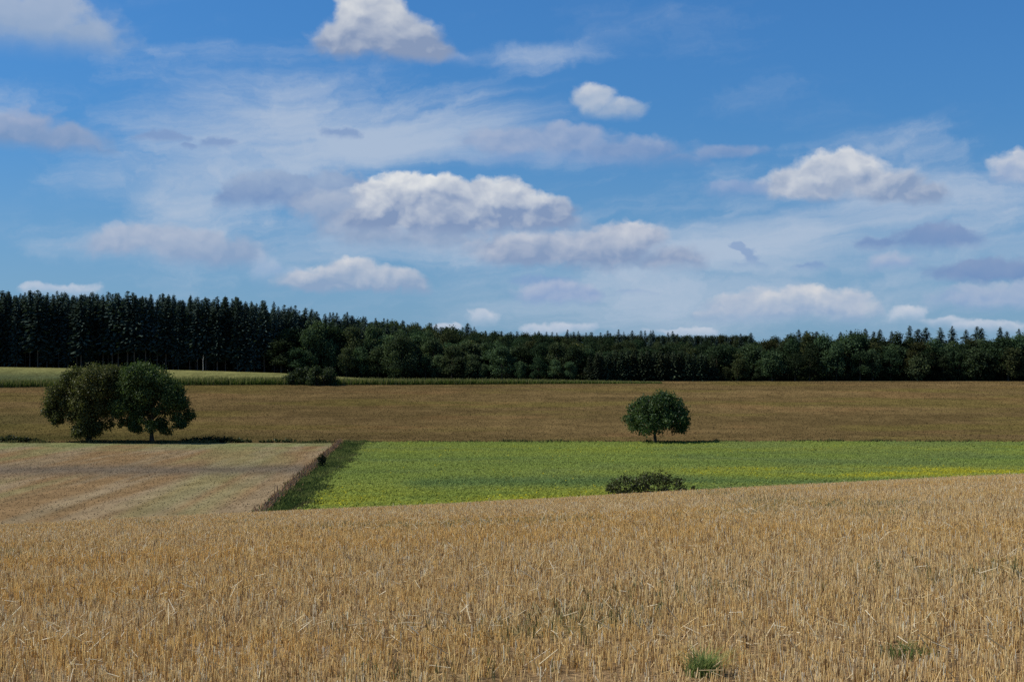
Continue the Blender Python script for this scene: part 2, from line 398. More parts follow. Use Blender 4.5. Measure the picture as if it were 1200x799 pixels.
# ------------------------------------------------------------------ ground sheet and fields
def grid(xl, xr, ys, nx, lift, tint):
    """rows of vertices between the edges xl(y), xr(y)"""
    ys = np.asarray(ys, float); t = np.linspace(0, 1, nx)
    L = np.array([xl(y) for y in ys]); Rr = np.array([xr(y) for y in ys])
    X = L[:, None]+(Rr-L)[:, None]*t[None]; Y = np.repeat(ys[:, None], nx, 1)
    Z = terrain(X, Y)+lift
    v = np.stack([X, Y, Z], -1).reshape(-1, 3)
    i = np.arange(len(ys)-1)[:, None]*nx; j = np.arange(nx-1)[None]
    q = np.stack([i+j, i+j+1, i+nx+j+1, i+nx+j], -1).reshape(-1, 4)
    return v, q, tint(v[:, 0], v[:, 1])
def lerp(a, b, t): return np.asarray(a)[None]*(1-t[:, None])+np.asarray(b)[None]*t[:, None]
def mixc(c, b, t): return c*(1-t[:, None])+np.asarray(b)[None]*t[:, None]

def tint_ground(x, y):
    c = lerp((.12, .09, .045), (.10, .11, .045), fbm(x/25, y/25))
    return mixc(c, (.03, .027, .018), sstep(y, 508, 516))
xs = np.concatenate([[-9000,-5000,-2500,-1200,-700,-480,-380], np.arange(-300, 301, 4.), [380,480,700,1200,2500,5000,9000]])
ysg = np.concatenate([[-8000,-4000,-1500,-600,-250], np.arange(-120, 580, 2.5), [600,630,660,700,750,800,850,900,960,1050,1200,1500,2000,2600,3500,5000,9000]])
X, Y = np.meshgrid(xs, ysg); nx = len(xs)
v = np.stack([X, Y, terrain(X, Y)], -1).reshape(-1, 3)
i = np.arange(len(ysg)-1)[:, None]*nx; j = np.arange(nx-1)[None]
q = np.stack([i+j, i+j+1, i+nx+j+1, i+nx+j], -1).reshape(-1, 4)
M_field = field_mat('field_soil', (1.5, .5), (.25, .1))
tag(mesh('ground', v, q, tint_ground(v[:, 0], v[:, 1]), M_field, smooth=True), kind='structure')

fence_x = lambda y: -13.4-.0756*y
green_l = lambda y: -12.4-.0635*y+.5*math.sin(y*.09)+.5*math.sin(y*.31+1)+.3*math.sin(y*.83)
# stubble soil
def tint_stub(x, y):
    c = lerp((.15, .095, .045), (.27, .18, .09), fbm(x*1.3, y*1.3))
    return mixc(c, (.10, .12, .04), sstep(fbm(x/2.2, y/2.2+40), .66, .8)*.5)
M_stub = field_mat('stubble_soil', (26, 18), (4, 3), .35, 1.6, .8, .03)
v, q, c = grid(lambda y: -28, lambda y: 28, np.arange(-6, 45.1, .5), 113, .03, tint_stub)
tag(mesh('stubble_field', v, q, c, M_stub, smooth=True), kind='structure')
# pale field
def tint_pale(x, y):
    s = x+.066*y
    st = fbm(s/2.6, y/75, 3, .6); st2 = fbm(s/7+9, y/160, 3)
    c = lerp((.195, .140, .076), (.262, .196, .114), fbm(x/14, y/40, 4))
    c = mixc(c, (.20, .128, .06), sstep(st, .44, .60)*.9); tr = np.abs(((s+3)/9.0) % 1-.5); c = mixc(c, (.17, .12, .06), sstep(-tr, -.06, -.02)*.75*sstep(fbm(x/20, y/30), .3, .5))
    c = mixc(c, (.19, .19, .08), sstep(st2, .55, .72)*.5)
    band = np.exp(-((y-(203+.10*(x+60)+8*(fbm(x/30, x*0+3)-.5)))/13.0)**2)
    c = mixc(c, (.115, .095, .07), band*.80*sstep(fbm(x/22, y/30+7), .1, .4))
    c = mixc(c, (.15, .18, .07), sstep(y, 252, 285)*.65*sstep(fbm(x/15, y/8), .3, .6))
    return c
M_palef = field_mat('pale_field_soil', (2.2, .7), (.5, .12), .86, 1.14, .4, .2)
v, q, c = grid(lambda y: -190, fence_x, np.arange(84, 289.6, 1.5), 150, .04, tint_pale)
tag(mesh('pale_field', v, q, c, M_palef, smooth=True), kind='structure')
# grass verge beside the fence
def tint_verge(x, y):
    c = lerp((.07, .10, .028), (.145, .17, .05), sstep(fbm(x/1.6, y/7, 4), .3, .7))
    return mixc(c, (.15, .11, .06), sstep(fbm(x/1.5+5, y/8), .62, .75)*.5)
v, q, c = grid(fence_x, lambda y: green_l(y)+.5, np.arange(84, 296, 1.5), 12, .05, tint_verge)
tag(mesh('grass_verge', v, q, c, M_field, smooth=True), kind='structure')
# green field
def green_col(x, y):
    n = fbm(x/28, y/11, 4)
    c = lerp((.165, .225, .05), (.24, .285, .068), n); c = mixc(c, (.15, .19, .075), sstep(fbm(x/16+8, y/14+5, 4), .42, .68)*.45)
    yel = np.exp(-((y-150-.15*x)/15)**2)*.5*(1-.4*sstep(x, 0, 25))+np.exp(-((y-196+8*(fbm(x/14, x*0)-.5))/12)**2)*sstep(x, 8, 50)*.85+.18*np.exp(-((y-262)/16)**2)
    c = mixc(c, (.36, .345, .03), np.clip(yel*sstep(fbm(x/9, y/6+9, 4), .22, .62), 0, 1))
    dk = np.exp(-((y-174)/9)**2)*sstep(x, -15.5, -11)*.7+np.exp(-((y-228)/17)**2)*.3
    c = mixc(c, (.085, .15, .06), np.clip(dk*sstep(fbm(x/20+4, y/9), .2, .55), 0, 1))
    return c
M_greenf = field_mat('crop_ground', (2.5, .8), (.4, .12), .6, 1.4, .6, .25)
v, q, c = grid(green_l, lambda y: 330, np.arange(84, 289.6, 1.5), 140, .04, lambda x, y: green_col(x, y)*.8)
tag(mesh('green_field', v, q, c, M_greenf, smooth=True), kind='structure')
# brown field
def tint_brown(x, y):
    n = fbm(x/38+.2*y/38, y/13, 5, .6); big = fbm(x/110+4, y/60+2, 3)
    c = lerp((.104, .073, .029), (.172, .116, .047), sstep(n*.55+big*.45, .25, .75))
    c = mixc(c, (.130, .104, .029), sstep(fbm(x/45+8, y/16+3, 4), .46, .68)*.6)
    c = mixc(c, (.08, .055, .026), sstep(fbm(x/60+2+y/90, y/6+13, 3), .64, .82)*.5)
    c = mixc(c, (.170, .103, .042), sstep(fbm(x/30+22, y/12+33, 4), .58, .74)*.5)
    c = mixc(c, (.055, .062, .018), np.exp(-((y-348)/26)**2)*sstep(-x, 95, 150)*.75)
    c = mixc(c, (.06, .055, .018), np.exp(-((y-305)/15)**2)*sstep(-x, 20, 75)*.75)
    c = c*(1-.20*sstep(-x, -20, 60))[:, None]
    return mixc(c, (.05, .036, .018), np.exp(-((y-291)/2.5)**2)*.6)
M_brownf = field_mat('brown_field_soil', (1.4, .5), (.16, .10), .84, 1.16, .35, .2)
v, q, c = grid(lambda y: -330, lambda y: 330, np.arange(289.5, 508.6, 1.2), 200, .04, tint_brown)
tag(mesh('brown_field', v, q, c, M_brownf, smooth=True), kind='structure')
# meadow between the maize and the spruces
def corn_y(x): return 452+np.clip(x+200, 0, 400)*.135
def tint_mead(x, y):
    c = lerp((.125, .13, .045), (.185, .175, .065), fbm(x/18, y/12, 4))
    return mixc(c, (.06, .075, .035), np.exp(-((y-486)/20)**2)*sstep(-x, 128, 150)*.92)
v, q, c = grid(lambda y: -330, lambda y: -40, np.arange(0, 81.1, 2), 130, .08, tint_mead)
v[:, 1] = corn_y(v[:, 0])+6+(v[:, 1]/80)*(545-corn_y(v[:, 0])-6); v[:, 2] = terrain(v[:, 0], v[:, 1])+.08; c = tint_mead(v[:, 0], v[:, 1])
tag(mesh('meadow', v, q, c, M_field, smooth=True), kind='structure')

# ------------------------------------------------------------------ crops (nobody could count them)
def in_view(x, y, extra=.03): return np.abs(x) < (600/F+extra)*y+2
def prism(base, tip, wid, k=3):
    n = len(base); ax = unit(tip-base); a = unit(np.cross(ax, R.normal(size=(n, 3)))); b = np.cross(ax, a)
    ring = []
    for j in range(k):
        th = 2*np.pi*j/k; ring.append(wid[:, None]*(np.cos(th)*a+np.sin(th)*b))
    v = np.stack([base+r for r in ring]+[tip+r*.85 for r in ring], 1)
    q = np.stack([np.stack([np.arange(n)*2*k+j, np.arange(n)*2*k+(j+1) % k, np.arange(n)*2*k+k+(j+1) % k, np.arange(n)*2*k+k+j], 1) for j in range(k)], 1)
    return v.reshape(-1, 3), q.reshape(-1, 4), 2*k
# stubble stalks, in drill rows
n = 300000
y = (5.6**1.6+R.random(n)*(42**1.6-5.6**1.6))**(1/1.6); x = R.uniform(-1, 1, n)*(y*.41+1.2)
rd = x*.92+y*.39; row = np.round(rd/.125)*.125 + R.normal(0, .025, n); dd = row-rd; x = x+dd*.92; y = y+dd*.39
dens = fbm(x/1.1, y/1.1, 3)
tuft = np.zeros(n, bool)
for tx, ty in ((1.057, 7.75), (2.243, 8.0)): tuft |= (np.abs(x-tx) < .15) & (y < ty+.12) & (y > ty-.30)
keep = (~tuft | (R.random(n) < .12)) & (R.random(n) < sstep(dens, .02, .42)); x, y = x[keep], y[keep]; n = len(x)
hp = R.uniform(.075, .15, n)*(.70+.6*fbm(x/3, y/3))*np.where(y > 29, 1.12, 1.0)
hue = R.random(n); big = fbm(x/6+7, (y+.12*x)/1.5, 4)+.07*np.cos((y+.16*x)/3.1*6.283)
c = lerp((.80, .55, .195), (.89, .70, .35), hue)
c = mixc(c, (.84, .53, .13), sstep(big, .42, .66)*.6*R.random(n))
c = mixc(c, (.84, .69, .44), sstep(1-big, .42, .66)*.6*R.random(n))
c = mixc(c, (.34, .19, .075), (R.random(n) < .14)*.75)
c = mixc(c, (.90, .82, .62), (R.random(n) < .07)*.9)
gz = sstep(fbm(x/2.2, y/2.2+40, 3), .62, .80)
c = mixc(c, (.13, .17, .05), (R.random(n) < gz*.25)*.8)
pl = np.repeat(np.arange(n), R.integers(1, 4, n)); n = len(pl)
x = x[pl]+R.normal(0, .007, n); y = y[pl]+R.normal(0, .009, n); hgt = hp[pl]*R.uniform(.82, 1.1, n); c = c[pl]*R.uniform(.85, 1.12, (n, 1))
ti = R.normal(0, .10, (n, 2)); fallen = R.random(n) < .05; ti[fallen] *= 6
base = np.stack([x, y, terrain(x, y)+.01], 1); tip = base+np.stack([ti[:, 0]*hgt, ti[:, 1]*hgt, hgt], 1)
v, q, k = prism(base, tip, R.uniform(.0019, .0037, n))
tag(mesh('stubble', v, q, np.repeat(np.clip(c, 0, .92), k, 0), M_stem), kind='stuff', label='short golden cut straw stalks standing over the near field', cat='stubble')
# loose straw lying on the stubble
n = 42000
y = np.sqrt(R.uniform(5.6**2, 40**2, n)); x = R.uniform(-1, 1, n)*(y*.41+1.5)
keep = R.random(n) < .18+.9*sstep(fbm(x/1.8+30, y/1.4, 3)+.16*np.cos((y+.16*x)/3.1*6.283), .46, .72); x, y = x[keep], y[keep]; n = len(x)
an = R.uniform(0, 2*np.pi, n); L = R.uniform(.04, .14, n); up = R.normal(.25, .35, n)
base = np.stack([x, y, terrain(x, y)+R.uniform(.02, .12, n)], 1)
tip = base+np.stack([np.cos(an)*L, np.sin(an)*L, np.abs(up)*L], 1)
v, q, k = prism(base, tip, R.uniform(.002, .0042, n))
c = lerp((.70, .55, .28), (.90, .80, .56), R.random(n)**1.3)
tag(mesh('straw_litter', v, q, np.repeat(c, k, 0), M_stem), kind='stuff', label='loose pale straw scattered among the stubble', cat='straw')
def blades(x, y, z, h, w, lean, col, rng=R):
    """bent two-quad blades"""
    n = len(x); an = rng.uniform(0, 2*np.pi, n); d = np.stack([np.cos(an), np.sin(an), np.zeros(n)], 1)
    s = np.stack([-np.sin(an), np.cos(an), np.zeros(n)], 1)*w[:, None]*.5
    b = np.stack([x, y, z], 1); m_ = b+d*(lean*h*.35)[:, None]; m_[:, 2] += h*.62
    t = b+d*(lean*h)[:, None]; t[:, 2] += h
    v = np.stack([b-s, b+s, m_-s*.8, m_+s*.8, t-s*.12, t+s*.12], 1)
    i = np.arange(n)*6
    q = np.stack([np.stack([i, i+1, i+3, i+2], 1), np.stack([i+2, i+3, i+5, i+4], 1)], 1).reshape(-1, 4)
    return v.reshape(-1, 3), q, np.repeat(col, 6, 0)
# sparse green weeds in the stubble
n = 60000
y = np.sqrt(R.uniform(5.6**2, 40**2, n)); x = R.uniform(-1, 1, n)*(y*.41+1.5)
keep = R.random(n) < sstep(fbm(x/.9+3, y/.9+60, 3), .60, .80)*.75; x, y = x[keep], y[keep]; n = len(x)
v, q, c = blades(x, y, terrain(x, y), R.uniform(.04, .12, n), R.uniform(.004, .010, n), R.uniform(.2, .9, n), lerp((.05, .09, .03), (.14, .18, .07), R.random(n)))
tag(mesh('weeds', v, q, c, M_green), kind='stuff', label='sparse low green weeds growing between the stalks', cat='weeds')
# leafy crop of the green field
n = 150000
y = np.sqrt(R.uniform(88**2, 289**2, n)); x = R.uniform(-.24, .40, n)*y
keep = (x > np.array([green_l(t) for t in y])+.3); x, y = x[keep], y[keep]; n = len(x)
hgt = R.uniform(.12, .42, n)*(.7+.6*fbm(x/6, y/6)); c0 = green_col(x, y)
yl = R.random(n) < sstep(c0[:, 0]-.5*c0[:, 1], .07, .16)*.4+.01
C3, CC = [], []
for r in range(4):
    p = np.stack([x+R.normal(0, .13, n), y+R.normal(0, .13, n), terrain(x, y)+.05+hgt*R.uniform(.35, 1.0, n)], 1)
    C3.append(p)
    cl = c0*R.uniform(.7, 1.3, (n, 1))
    if r == 3: cl = np.where(yl[:, None], np.array([[.5, .43, .02]])*R.uniform(.7, 1.1, (n, 1)), cl)
    CC.append(cl)
C3 = np.concatenate(C3); CC = np.concatenate(CC)
v, q = leaves(C3, .26, .6, np.array([[-.4, -.1, 1.]]), 1.5)
tag(mesh('mustard_crop', v, q, np.repeat(CC, 4, 0), M_green), kind='stuff', label='low green crop with yellow flowers covering the middle field', cat='crop')
# low stubble on the pale field
n = 36000
y = np.sqrt(R.uniform(88**2, 288**2, n)); x = -R.uniform(.06, .40, n)*y
keep = x < np.array([fence_x(t) for t in y])-.3; x, y = x[keep], y[keep]; n = len(x)
s = np.round((x+.066*y)/.5)*.5; x = s-.066*y+R.normal(0, .1, n)
c = tint_pale(x, y)*R.uniform(.92, 1.3, (n, 1))
v, q, c = blades(x, y, terrain(x, y)+.04, R.uniform(.04, .10, n), R.uniform(.06, .16, n), R.uniform(.2, 1.2, n), c)
tag(mesh('thin_stubble', v, q, c, M_green), kind='stuff', label='thin pale stubble in rows on the left field', cat='stubble')
# dry stubble of the brown field
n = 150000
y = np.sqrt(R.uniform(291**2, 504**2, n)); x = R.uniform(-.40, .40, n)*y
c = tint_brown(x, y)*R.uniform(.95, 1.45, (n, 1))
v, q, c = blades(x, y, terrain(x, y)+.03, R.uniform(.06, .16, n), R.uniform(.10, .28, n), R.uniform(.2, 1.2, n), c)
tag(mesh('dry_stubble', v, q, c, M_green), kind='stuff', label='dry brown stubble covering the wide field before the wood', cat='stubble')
# grass and dry stems of the verge
n = 34000
y = np.sqrt(R.uniform(88**2, 293**2, n)); f = R.random(n)
xl = np.array([fence_x(t) for t in y]); xr = np.array([green_l(t) for t in y]); x = xl-.7+(xr-xl+1.6)*f+R.normal(0, .35, n)
dry = (f < .06+.10*R.random(n)) & (R.random(n) < .45)
c = tint_verge(x, y)*R.uniform(.6, 1.3, (n, 1)); c = np.where(dry[:, None], np.array([[.24, .145, .08]])*R.uniform(.6, 1.3, (n, 1)), c)
v, q, c = blades(x, y, terrain(x, y)+.04, np.where(dry, R.uniform(.3, .8, n), R.uniform(.12, .45, n)*(.6+.9*fbm(x/1.5, y/4))), R.uniform(.06, .2, n), R.uniform(.1, .7, n), c)
tag(mesh('verge_grass', v, q, c, M_green), kind='stuff', label='dark green grass and dry reddish stems beside the fence', cat='grass')
# rank grass along the far edges of the pale and green fields
n = 9000
x = R.uniform(-118, 118, n); y = 289.6+R.normal(0, .7, n)+.8*(fbm(x/5, x*0+2)-.5); kp = R.random(n) < sstep(fbm(x/3.5, x*0+9, 4), .30, .62); x, y = x[kp], y[kp]; n = len(x)
c = lerp((.06, .08, .025), (.17, .145, .06), R.random(n))
v, q, c = blades(x, y, terrain(x, y), R.uniform(.2, .75, n)*(.4+fbm(x/2.5, y*0+5)), R.uniform(.10, .30, n), R.uniform(.1, .7, n), c)
tag(mesh('margin_grass', v, q, c, M_green), kind='stuff', label='uneven rank grass along the far margin of the near fields', cat='grass')
# maize strip
n = 34000
x = R.uniform(-225, 52, n); y = corn_y(x)+R.uniform(0, 8, n)
hc = np.interp(x, [-225, -60, 0, 52], [2.3, 2.3, 1.7, .6])*R.uniform(.75, 1.08, n)
tas = R.random(n) < .25
c = lerp((.05, .085, .016), (.115, .15, .032), R.random(n)); c = np.where(tas[:, None], np.array([[.20, .20, .07]]), c)
v, q, c = blades(x, y, terrain(x, y), hc*np.where(tas, 1.1, R.uniform(.5, 1, n)), R.uniform(.12, .3, n), np.where(tas, .05, R.uniform(.1, .5, n)), c)
tag(mesh('maize_strip', v, q, c, M_green), kind='stuff', label='long green strip of maize between brown field and meadow', cat='maize')

# ------------------------------------------------------------------ trees
def crown(clumps, n_per, leaf, col0, col1, seed, shell=.55, squash=1.0):
    rng = np.random.default_rng(seed); Cs, Os, Ks = [], [], []
    for (cx, cy, cz, r) in clumps:
        n = int(n_per*r*r); d = unit(rng.normal(size=(n, 3)))
        rr = r*(shell+(1-shell)*rng.random(n)**.6)*(1+.24*rng.normal(size=n))
        p = np.array([cx, cy, cz])+d*rr[:, None]*np.array([1, 1, squash]); Cs.append(p); Os.append(d)
        t = np.clip(rng.normal(rng.uniform(.2, .8), .28, n), 0, 1); Ks.append(lerp(col0, col1, t)*rng.uniform(.75, 1.25, (n, 1)))
    C_ = np.concatenate(Cs); O_ = np.concatenate(Os); K_ = np.concatenate(Ks)
    v, q = leaves(C_, leaf, .62, O_+np.array([0, 0, .5]), .7, rng)
    return v, q, np.repeat(K_, 4, 0)
def trunk(h, r, clumps, seed, split=.35, lean=(0, 0), nl=12):
    rng = np.random.default_rng(seed); parts = []
    top = np.array([lean[0], lean[1], h])
    ts = np.linspace(0, 1, 9); pts = np.array([[lean[0]*t*t+.12*math.sin(5*t+seed), lean[1]*t*t, h*t] for t in ts])-np.array([.12*math.sin(seed), 0, .1])
    rad = r*(1-.75*ts); rad[0] *= 1.45; rad[1] *= 1.05
    parts.append(tube(pts, rad, 9))
    for (cx, cy, cz, cr) in clumps[:nl]:
        t0 = min(max((cz/h)*.55*rng.uniform(.75, 1.1), split), .9)
        p0 = np.array([np.interp(t0, ts, pts[:, 0]), np.interp(t0, ts, pts[:, 1]), np.interp(t0, ts, pts[:, 2])])
        p3 = np.array([cx, cy, cz]); mid = (p0+p3)/2+np.array([0, 0, .12*np.linalg.norm(p3-p0)])
        ps = [p0, (p0+mid)/2+rng.normal(0, .15, 3), mid, (mid+p3)/2+rng.normal(0, .15, 3), p3]
        rb = r*.42*(1-.4*t0)
        parts.append(tube(ps, [rb, rb*.8, rb*.6, rb*.42, rb*.2], 6))
        for _ in range(3):
            e = p3+unit(rng.normal(size=3))*cr*.8
            parts.append(tube([ps[2], (ps[2]+e)/2+rng.normal(0, .2, 3), e], [rb*.35, rb*.22, rb*.08], 5))
    return join(parts)
def single_tree(name, loc, label, cat, clumps, h, r, n_per, leaf, col0, col1, seed, **kw):
    t = empty(name, loc, label, cat)
    v, q = trunk(h, r, clumps, seed, **kw); mesh('trunk', v, q, None, M_bark, t, smooth=True)
    v, q, c = crown(clumps, n_per, leaf, col0, col1, seed+1); mesh('crown', v, q, c, M_leaf, t)
    return t
def dome(W, H, z0, nx, seed, rc, flat=.5, depth=1.0):
    """clump centres filling a dome W wide, H high with its underside at z0"""
    rng = np.random.default_rng(seed); out = []
    while len(out) < nx:
        p = rng.uniform(-1, 1, 3); p[2] = abs(p[2])*1.15-.15
        rr = math.sqrt(p[0]**2+p[1]**2+(p[2] if p[2] > 0 else p[2]*4)**2)
        if rr > 1 or rr < .42: continue
        out.append((p[0]*(W/2-rc*.75), p[1]*(W/2*depth-rc*.75), z0+rc*.7+p[2]*(H-rc*1.5), rc*rng.uniform(.7, 1.2)))
    return out
def dome_crown(W, H, z0, seed, rc=1.35, n=78):
    """clumps over a rounded dome with a ragged underside, and a filled heart"""
    rng = np.random.default_rng(seed); out = []
    for i in range(n):
        cz = 1-1.42*(i+.5)/n; a = i*2.39996; cr = math.sqrt(max(0, 1-cz*cz)) if cz > 0 else 1-.25*cz*cz*4
        r = rc*rng.uniform(.55, 1.15); k_ = rng.uniform(.80, 1.06)
        zz = z0+H*.30+(cz*(H*.70-r*.7)*rng.uniform(.86, 1.03) if cz > 0 else cz*H*.55)
        if rng.random() < .06: continue
        out.append((math.cos(a)*cr*(W/2-r*.6)*k_, math.sin(a)*cr*(W/2-r*.6)*k_, zz+rng.uniform(-.5, .4), r))
    for i in range(n//4):
        p = rng.normal(size=3); p = p/np.linalg.norm(p)*rng.random()**.4*.55
        out.append((p[0]*W/2, p[1]*W/2, z0+H*.42+p[2]*H*.4, rc*1.2))
    return out
lone = [(x_+.55, y_, z_, r_) for x_, y_, z_, r_ in dome_crown(13.9, 8.8, 2.0, 5)]
single_tree('round_crowned_tree', GP(768, 288), 'lone round crowned dark green tree standing between the brown and green fields', 'tree', lone, 7.0, .36, 135, .42,
            (.022, .042, .015), (.085, .115, .040), 21, split=.3, nl=30)
# the two field oaks at left
YA = 293; k = YA/F
def px_clumps(px0, y0, items, seed, depth=.85):
    """puffs read off as (px, row, radius px); depth spread by the builder"""
    rng = np.random.default_rng(seed); out = []
    for (px, py, r) in items:
        lim = 7.5*depth*max(.25, 1-abs(px-px0)/60)
        for s in (-1, 0, 1):
            if s and rng.random() < .25: continue
            out.append(((px-px0)*k+rng.normal(0, .4), s*lim*rng.uniform(.4, .9), (y0-py)*k+rng.normal(0, .3)-(.12*abs(s)*(r*k)), r*k*rng.uniform(.95, 1.22)*(1-.10*abs(s))))
    return out
A = px_clumps(103, 511, [(95,431,10),(112,430,10),(80,437,10),(126,436,11),(102,444,12),(68,448,9),(86,452,11),(120,452,12),(136,450,9),(60,461,8),(76,466,10),(98,465,12),(117,470,11),(134,466,9),(55,476,6),(66,480,7),(88,481,8),(104,484,10),(92,495,8),(106,497,9),(116,492,7),(68,488,4),(62,468,7)], 3)
single_tree('field_oak', GP(104, 293), 'olive tinged field oak with foliage reaching almost to the ground, left of a darker one', 'tree', A+px_clumps(103, 511, [(134,432,10),(140,441,10),(128,444,10),(146,455,8)], 8), 12.0, .5, 265, .40,
            (.036, .056, .018), (.150, .165, .056), 31, split=.18, nl=40)
B = px_clumps(178, 512, [(165,431,11),(150,434,10),(178,434,10),(190,443,11),(160,447,13),(145,450,10),(178,455,12),(204,452,9),(200,463,11),(212,468,9),(150,465,11),(168,468,11),(142,477,8),(158,482,8),(219,479,7),(208,484,7),(146,487,5),(157,493,6),(188,476,6),(208,494,4),(183,492,7),(190,499,5),(172,490,5),(164,496,4),(214,490,5),(136,466,8)], 4)
single_tree('field_oak', GP(178, 292), 'dark green field oak on a short bare trunk, right of the olive tinged one', 'tree', B, 12.5, .42, 255, .40,
            (.024, .046, .015), (.10, .135, .042), 41, split=.2, nl=40)

def bush(name, loc, label, lobes, leaf, n_per, col0, col1, seed, cat='bush', group=None, twig=.03):
    t = empty(name, loc, label, cat, group)
    v, q, c = crown(lobes, n_per, leaf, col0, col1, seed, shell=.35)
    gz = np.array(loc)
    lo = v[:, 2] < -.05; v[lo, 2] = -.05+(v[lo, 2]+.05)*.1
    mesh('foliage', v, q, c, M_leaf, t)
    rng = np.random.default_rng(seed); parts = []
    for (cx, cy, cz, r) in lobes:
        for _ in range(2):
            e = np.array([cx, cy, cz])+unit(rng.normal(size=3))*r*.7
            if e[2] < .1: e[2] = abs(e[2])+.1
            parts.append(tube([[cx*.5, 0, -.1], (np.array([cx*.6, cy*.6, 0])+e)/2, e], [twig*1.4, twig, twig*.3], 5))
    xs_ = [l[0]*.5 for l in lobes]; parts.append(tube([[min(xs_)-.05, 0, -.05], [sum(xs_)/len(xs_), 0, .02], [max(xs_)+.05, 0, -.05]], [twig, twig*1.3, twig], 5))
    v, q = join(parts); mesh('stems', v, q, None, M_bark, t, smooth=True)
    return t
# bush behind the crest of the stubble
Y0 = 58; kb = Y0/F; bx, by_, bz = GP(760, Y0)
def rowz(py): return (HOR-py)/F*Y0-bz
L = []
for (px, py, r) in [(722,569,8),(733,564,9),(745,566,9),(757,563,9),(769,561,10),(781,562,9),(792,566,8),(803,571,5),(812,573,4),(716,574,6),(740,578,10),(760,578,11),(780,578,11),(798,580,8),(725,582,9)]:
    for s in (-.45, .35): L.append(((px-760+random.uniform(-3, 3))*kb, s+random.uniform(-.2, .2), rowz(py+random.uniform(-3, 2)), r*kb*random.uniform(.75, 1.12)))
for xx in (-1.1, -.6, -.1, .4, .9): L.append((xx, 0, rowz(590)*.75, .45))
bush('leafy_bush', (bx, by_, bz), 'dark leafy bush half hidden behind the crest of the stubble field', L, .085, 2300, (.03, .04, .015), (.115, .125, .045), 51, twig=.018)
# shrubs on the meadow, in front of the wood
for (px, Yb, wpx, hpx, lab, cd_, sd_) in [(348,472,38,20,'dark rounded shrub on the meadow edge before the wood, left of a larger one',1.0,61),(374,470,50,25,'broad dome shaped shrub on the meadow edge, largest of the pair before the wood',1.25,62)]:
    kk = Yb/F; lob = dome(wpx*kk, hpx*kk*1.02, 0.0, 26, sd_, 1.5, depth=.7)
    bush('meadow_shrub', GP(px, Yb), lab, lob, .55, 120, (.018, .028, .013), (.05*cd_, .068*cd_, .026*cd_), sd_, 'shrub', 'shrubs on the meadow', .06)
# low bushes on the field boundary
for (px, py0, wpx, hpx, lab, ol) in [(8,500,38,9,'pale olive low bush at the field boundary, at the left edge of the picture',1.7),
        (26,506,44,7,'flat dark bush at the field boundary, just right of the olive one',.9),
        (247,507,66,8,'longest dark low bush on the field boundary, right of the oak pair',.7),
        (276,507,36,6,'low green bush adjoining the right end of the longest dark bush',1.25),
        (325,509,40,5,'low flat bush on the field boundary midway between oaks and fence',1.1),
        (374,509,24,4,'smallest low bush on the field boundary, near the far end of the fence',1.0)]:
    Yb = 291.5; kk = Yb/F; rng = np.random.default_rng(int(px)); W_ = wpx*kk; H_ = hpx*kk; lob = []
    for t in np.linspace(-.5, .5, max(5, int(wpx/4))):
        r = H_*.5*rng.uniform(.75, 1.1)*(1-1.1*abs(t)**2); lob.append((t*W_, rng.uniform(-.8, .8), r*.95, r))
        lob.append((t*W_+rng.uniform(-.5, .5), rng.uniform(-.8, .8), r*.6, r*.8))
    bush('boundary_bush', GP(px, Yb), lab, lob, .34, 260, (.02*ol, .028*ol, .011*ol), (.05*ol, .06*ol, .022*ol), int(px)+3, 'bush', 'bushes along the field boundary', .03)
Yb = 209; kk = Yb/F
bush('fence_bush', GP(376, Yb), 'small upright dark bush standing against the fence', [(0,0,.7,.5),(.3,.2,1.0,.55),(-.2,0,1.3,.5),(.15,.1,1.7,.45),(.5,.1,1.3,.4)], .25, 420, (.015, .02, .01), (.035, .045, .02), 77, twig=.025)
bush('verge_bush', GP(396, 203), 'tiny dark bush between grass verge and green crop', [(0,0,.3,.3),(.3,.1,.35,.3)], .2, 500, (.02, .025, .01), (.05, .06, .02), 78, twig=.02)

# fence between pale field and verge
fe = empty('wire_fence', GP(322, 146), 'rusty brown post and wire fence running along the pale field', 'fence')
f0 = np.array(fe.location); yy = np.arange(126, 291, 4.6); wires = [[], [], []]
for i_, yv in enumerate(yy):
    xv = fence_x(yv)+random.uniform(-.08, .08); zv = float(terrain(xv, yv)); hh = random.uniform(.8, 1.25); tl = random.uniform(-.12, .12)
    pv, pq = tube([[xv, yv, zv-.2], [xv+tl*.5, yv, zv+hh*.5], [xv+tl, yv, zv+hh], [xv+tl, yv, zv+hh+.02]], [.055, .05, .045, .02], 7)
    mesh('post', pv-f0, pq, None, M_post, fe, smooth=True)
    for w_, fr in enumerate((.35, .65, .93)): wires[w_].append([xv+tl*fr+.075, yv, zv+1.1*fr])
for wr in wires:
    pv, pq = tube(wr, [.012]*len(wr), 5); mesh('wire', pv-f0, pq, None, M_wire, fe, smooth=True)

# bare pale trunk before the spruces
t = empty('bare_trunk', GP(238, 541), 'thin pale bare trunk standing in front of the dark spruces', 'dead tree')
pv, pq = tube([[0,0,-.2],[.03,0,1.8],[-.05,0,3.4],[.05,0,5],[.08,0,6.3]], [.10,.09,.075,.06,.02], 7); mesh('trunk', pv, pq, None, M_pale, t, smooth=True)
pv, pq = join([tube([[.05,0,4.6],[.2,.1,5.0],[.32,.1,5.5]], [.03,.02,.01], 5), tube([[-.03,0,4.1],[-.2,.1,4.5],[-.3,.1,4.9]], [.03,.02,.01], 5)])
mesh('branches', pv, pq, None, M_pale, t, smooth=True)

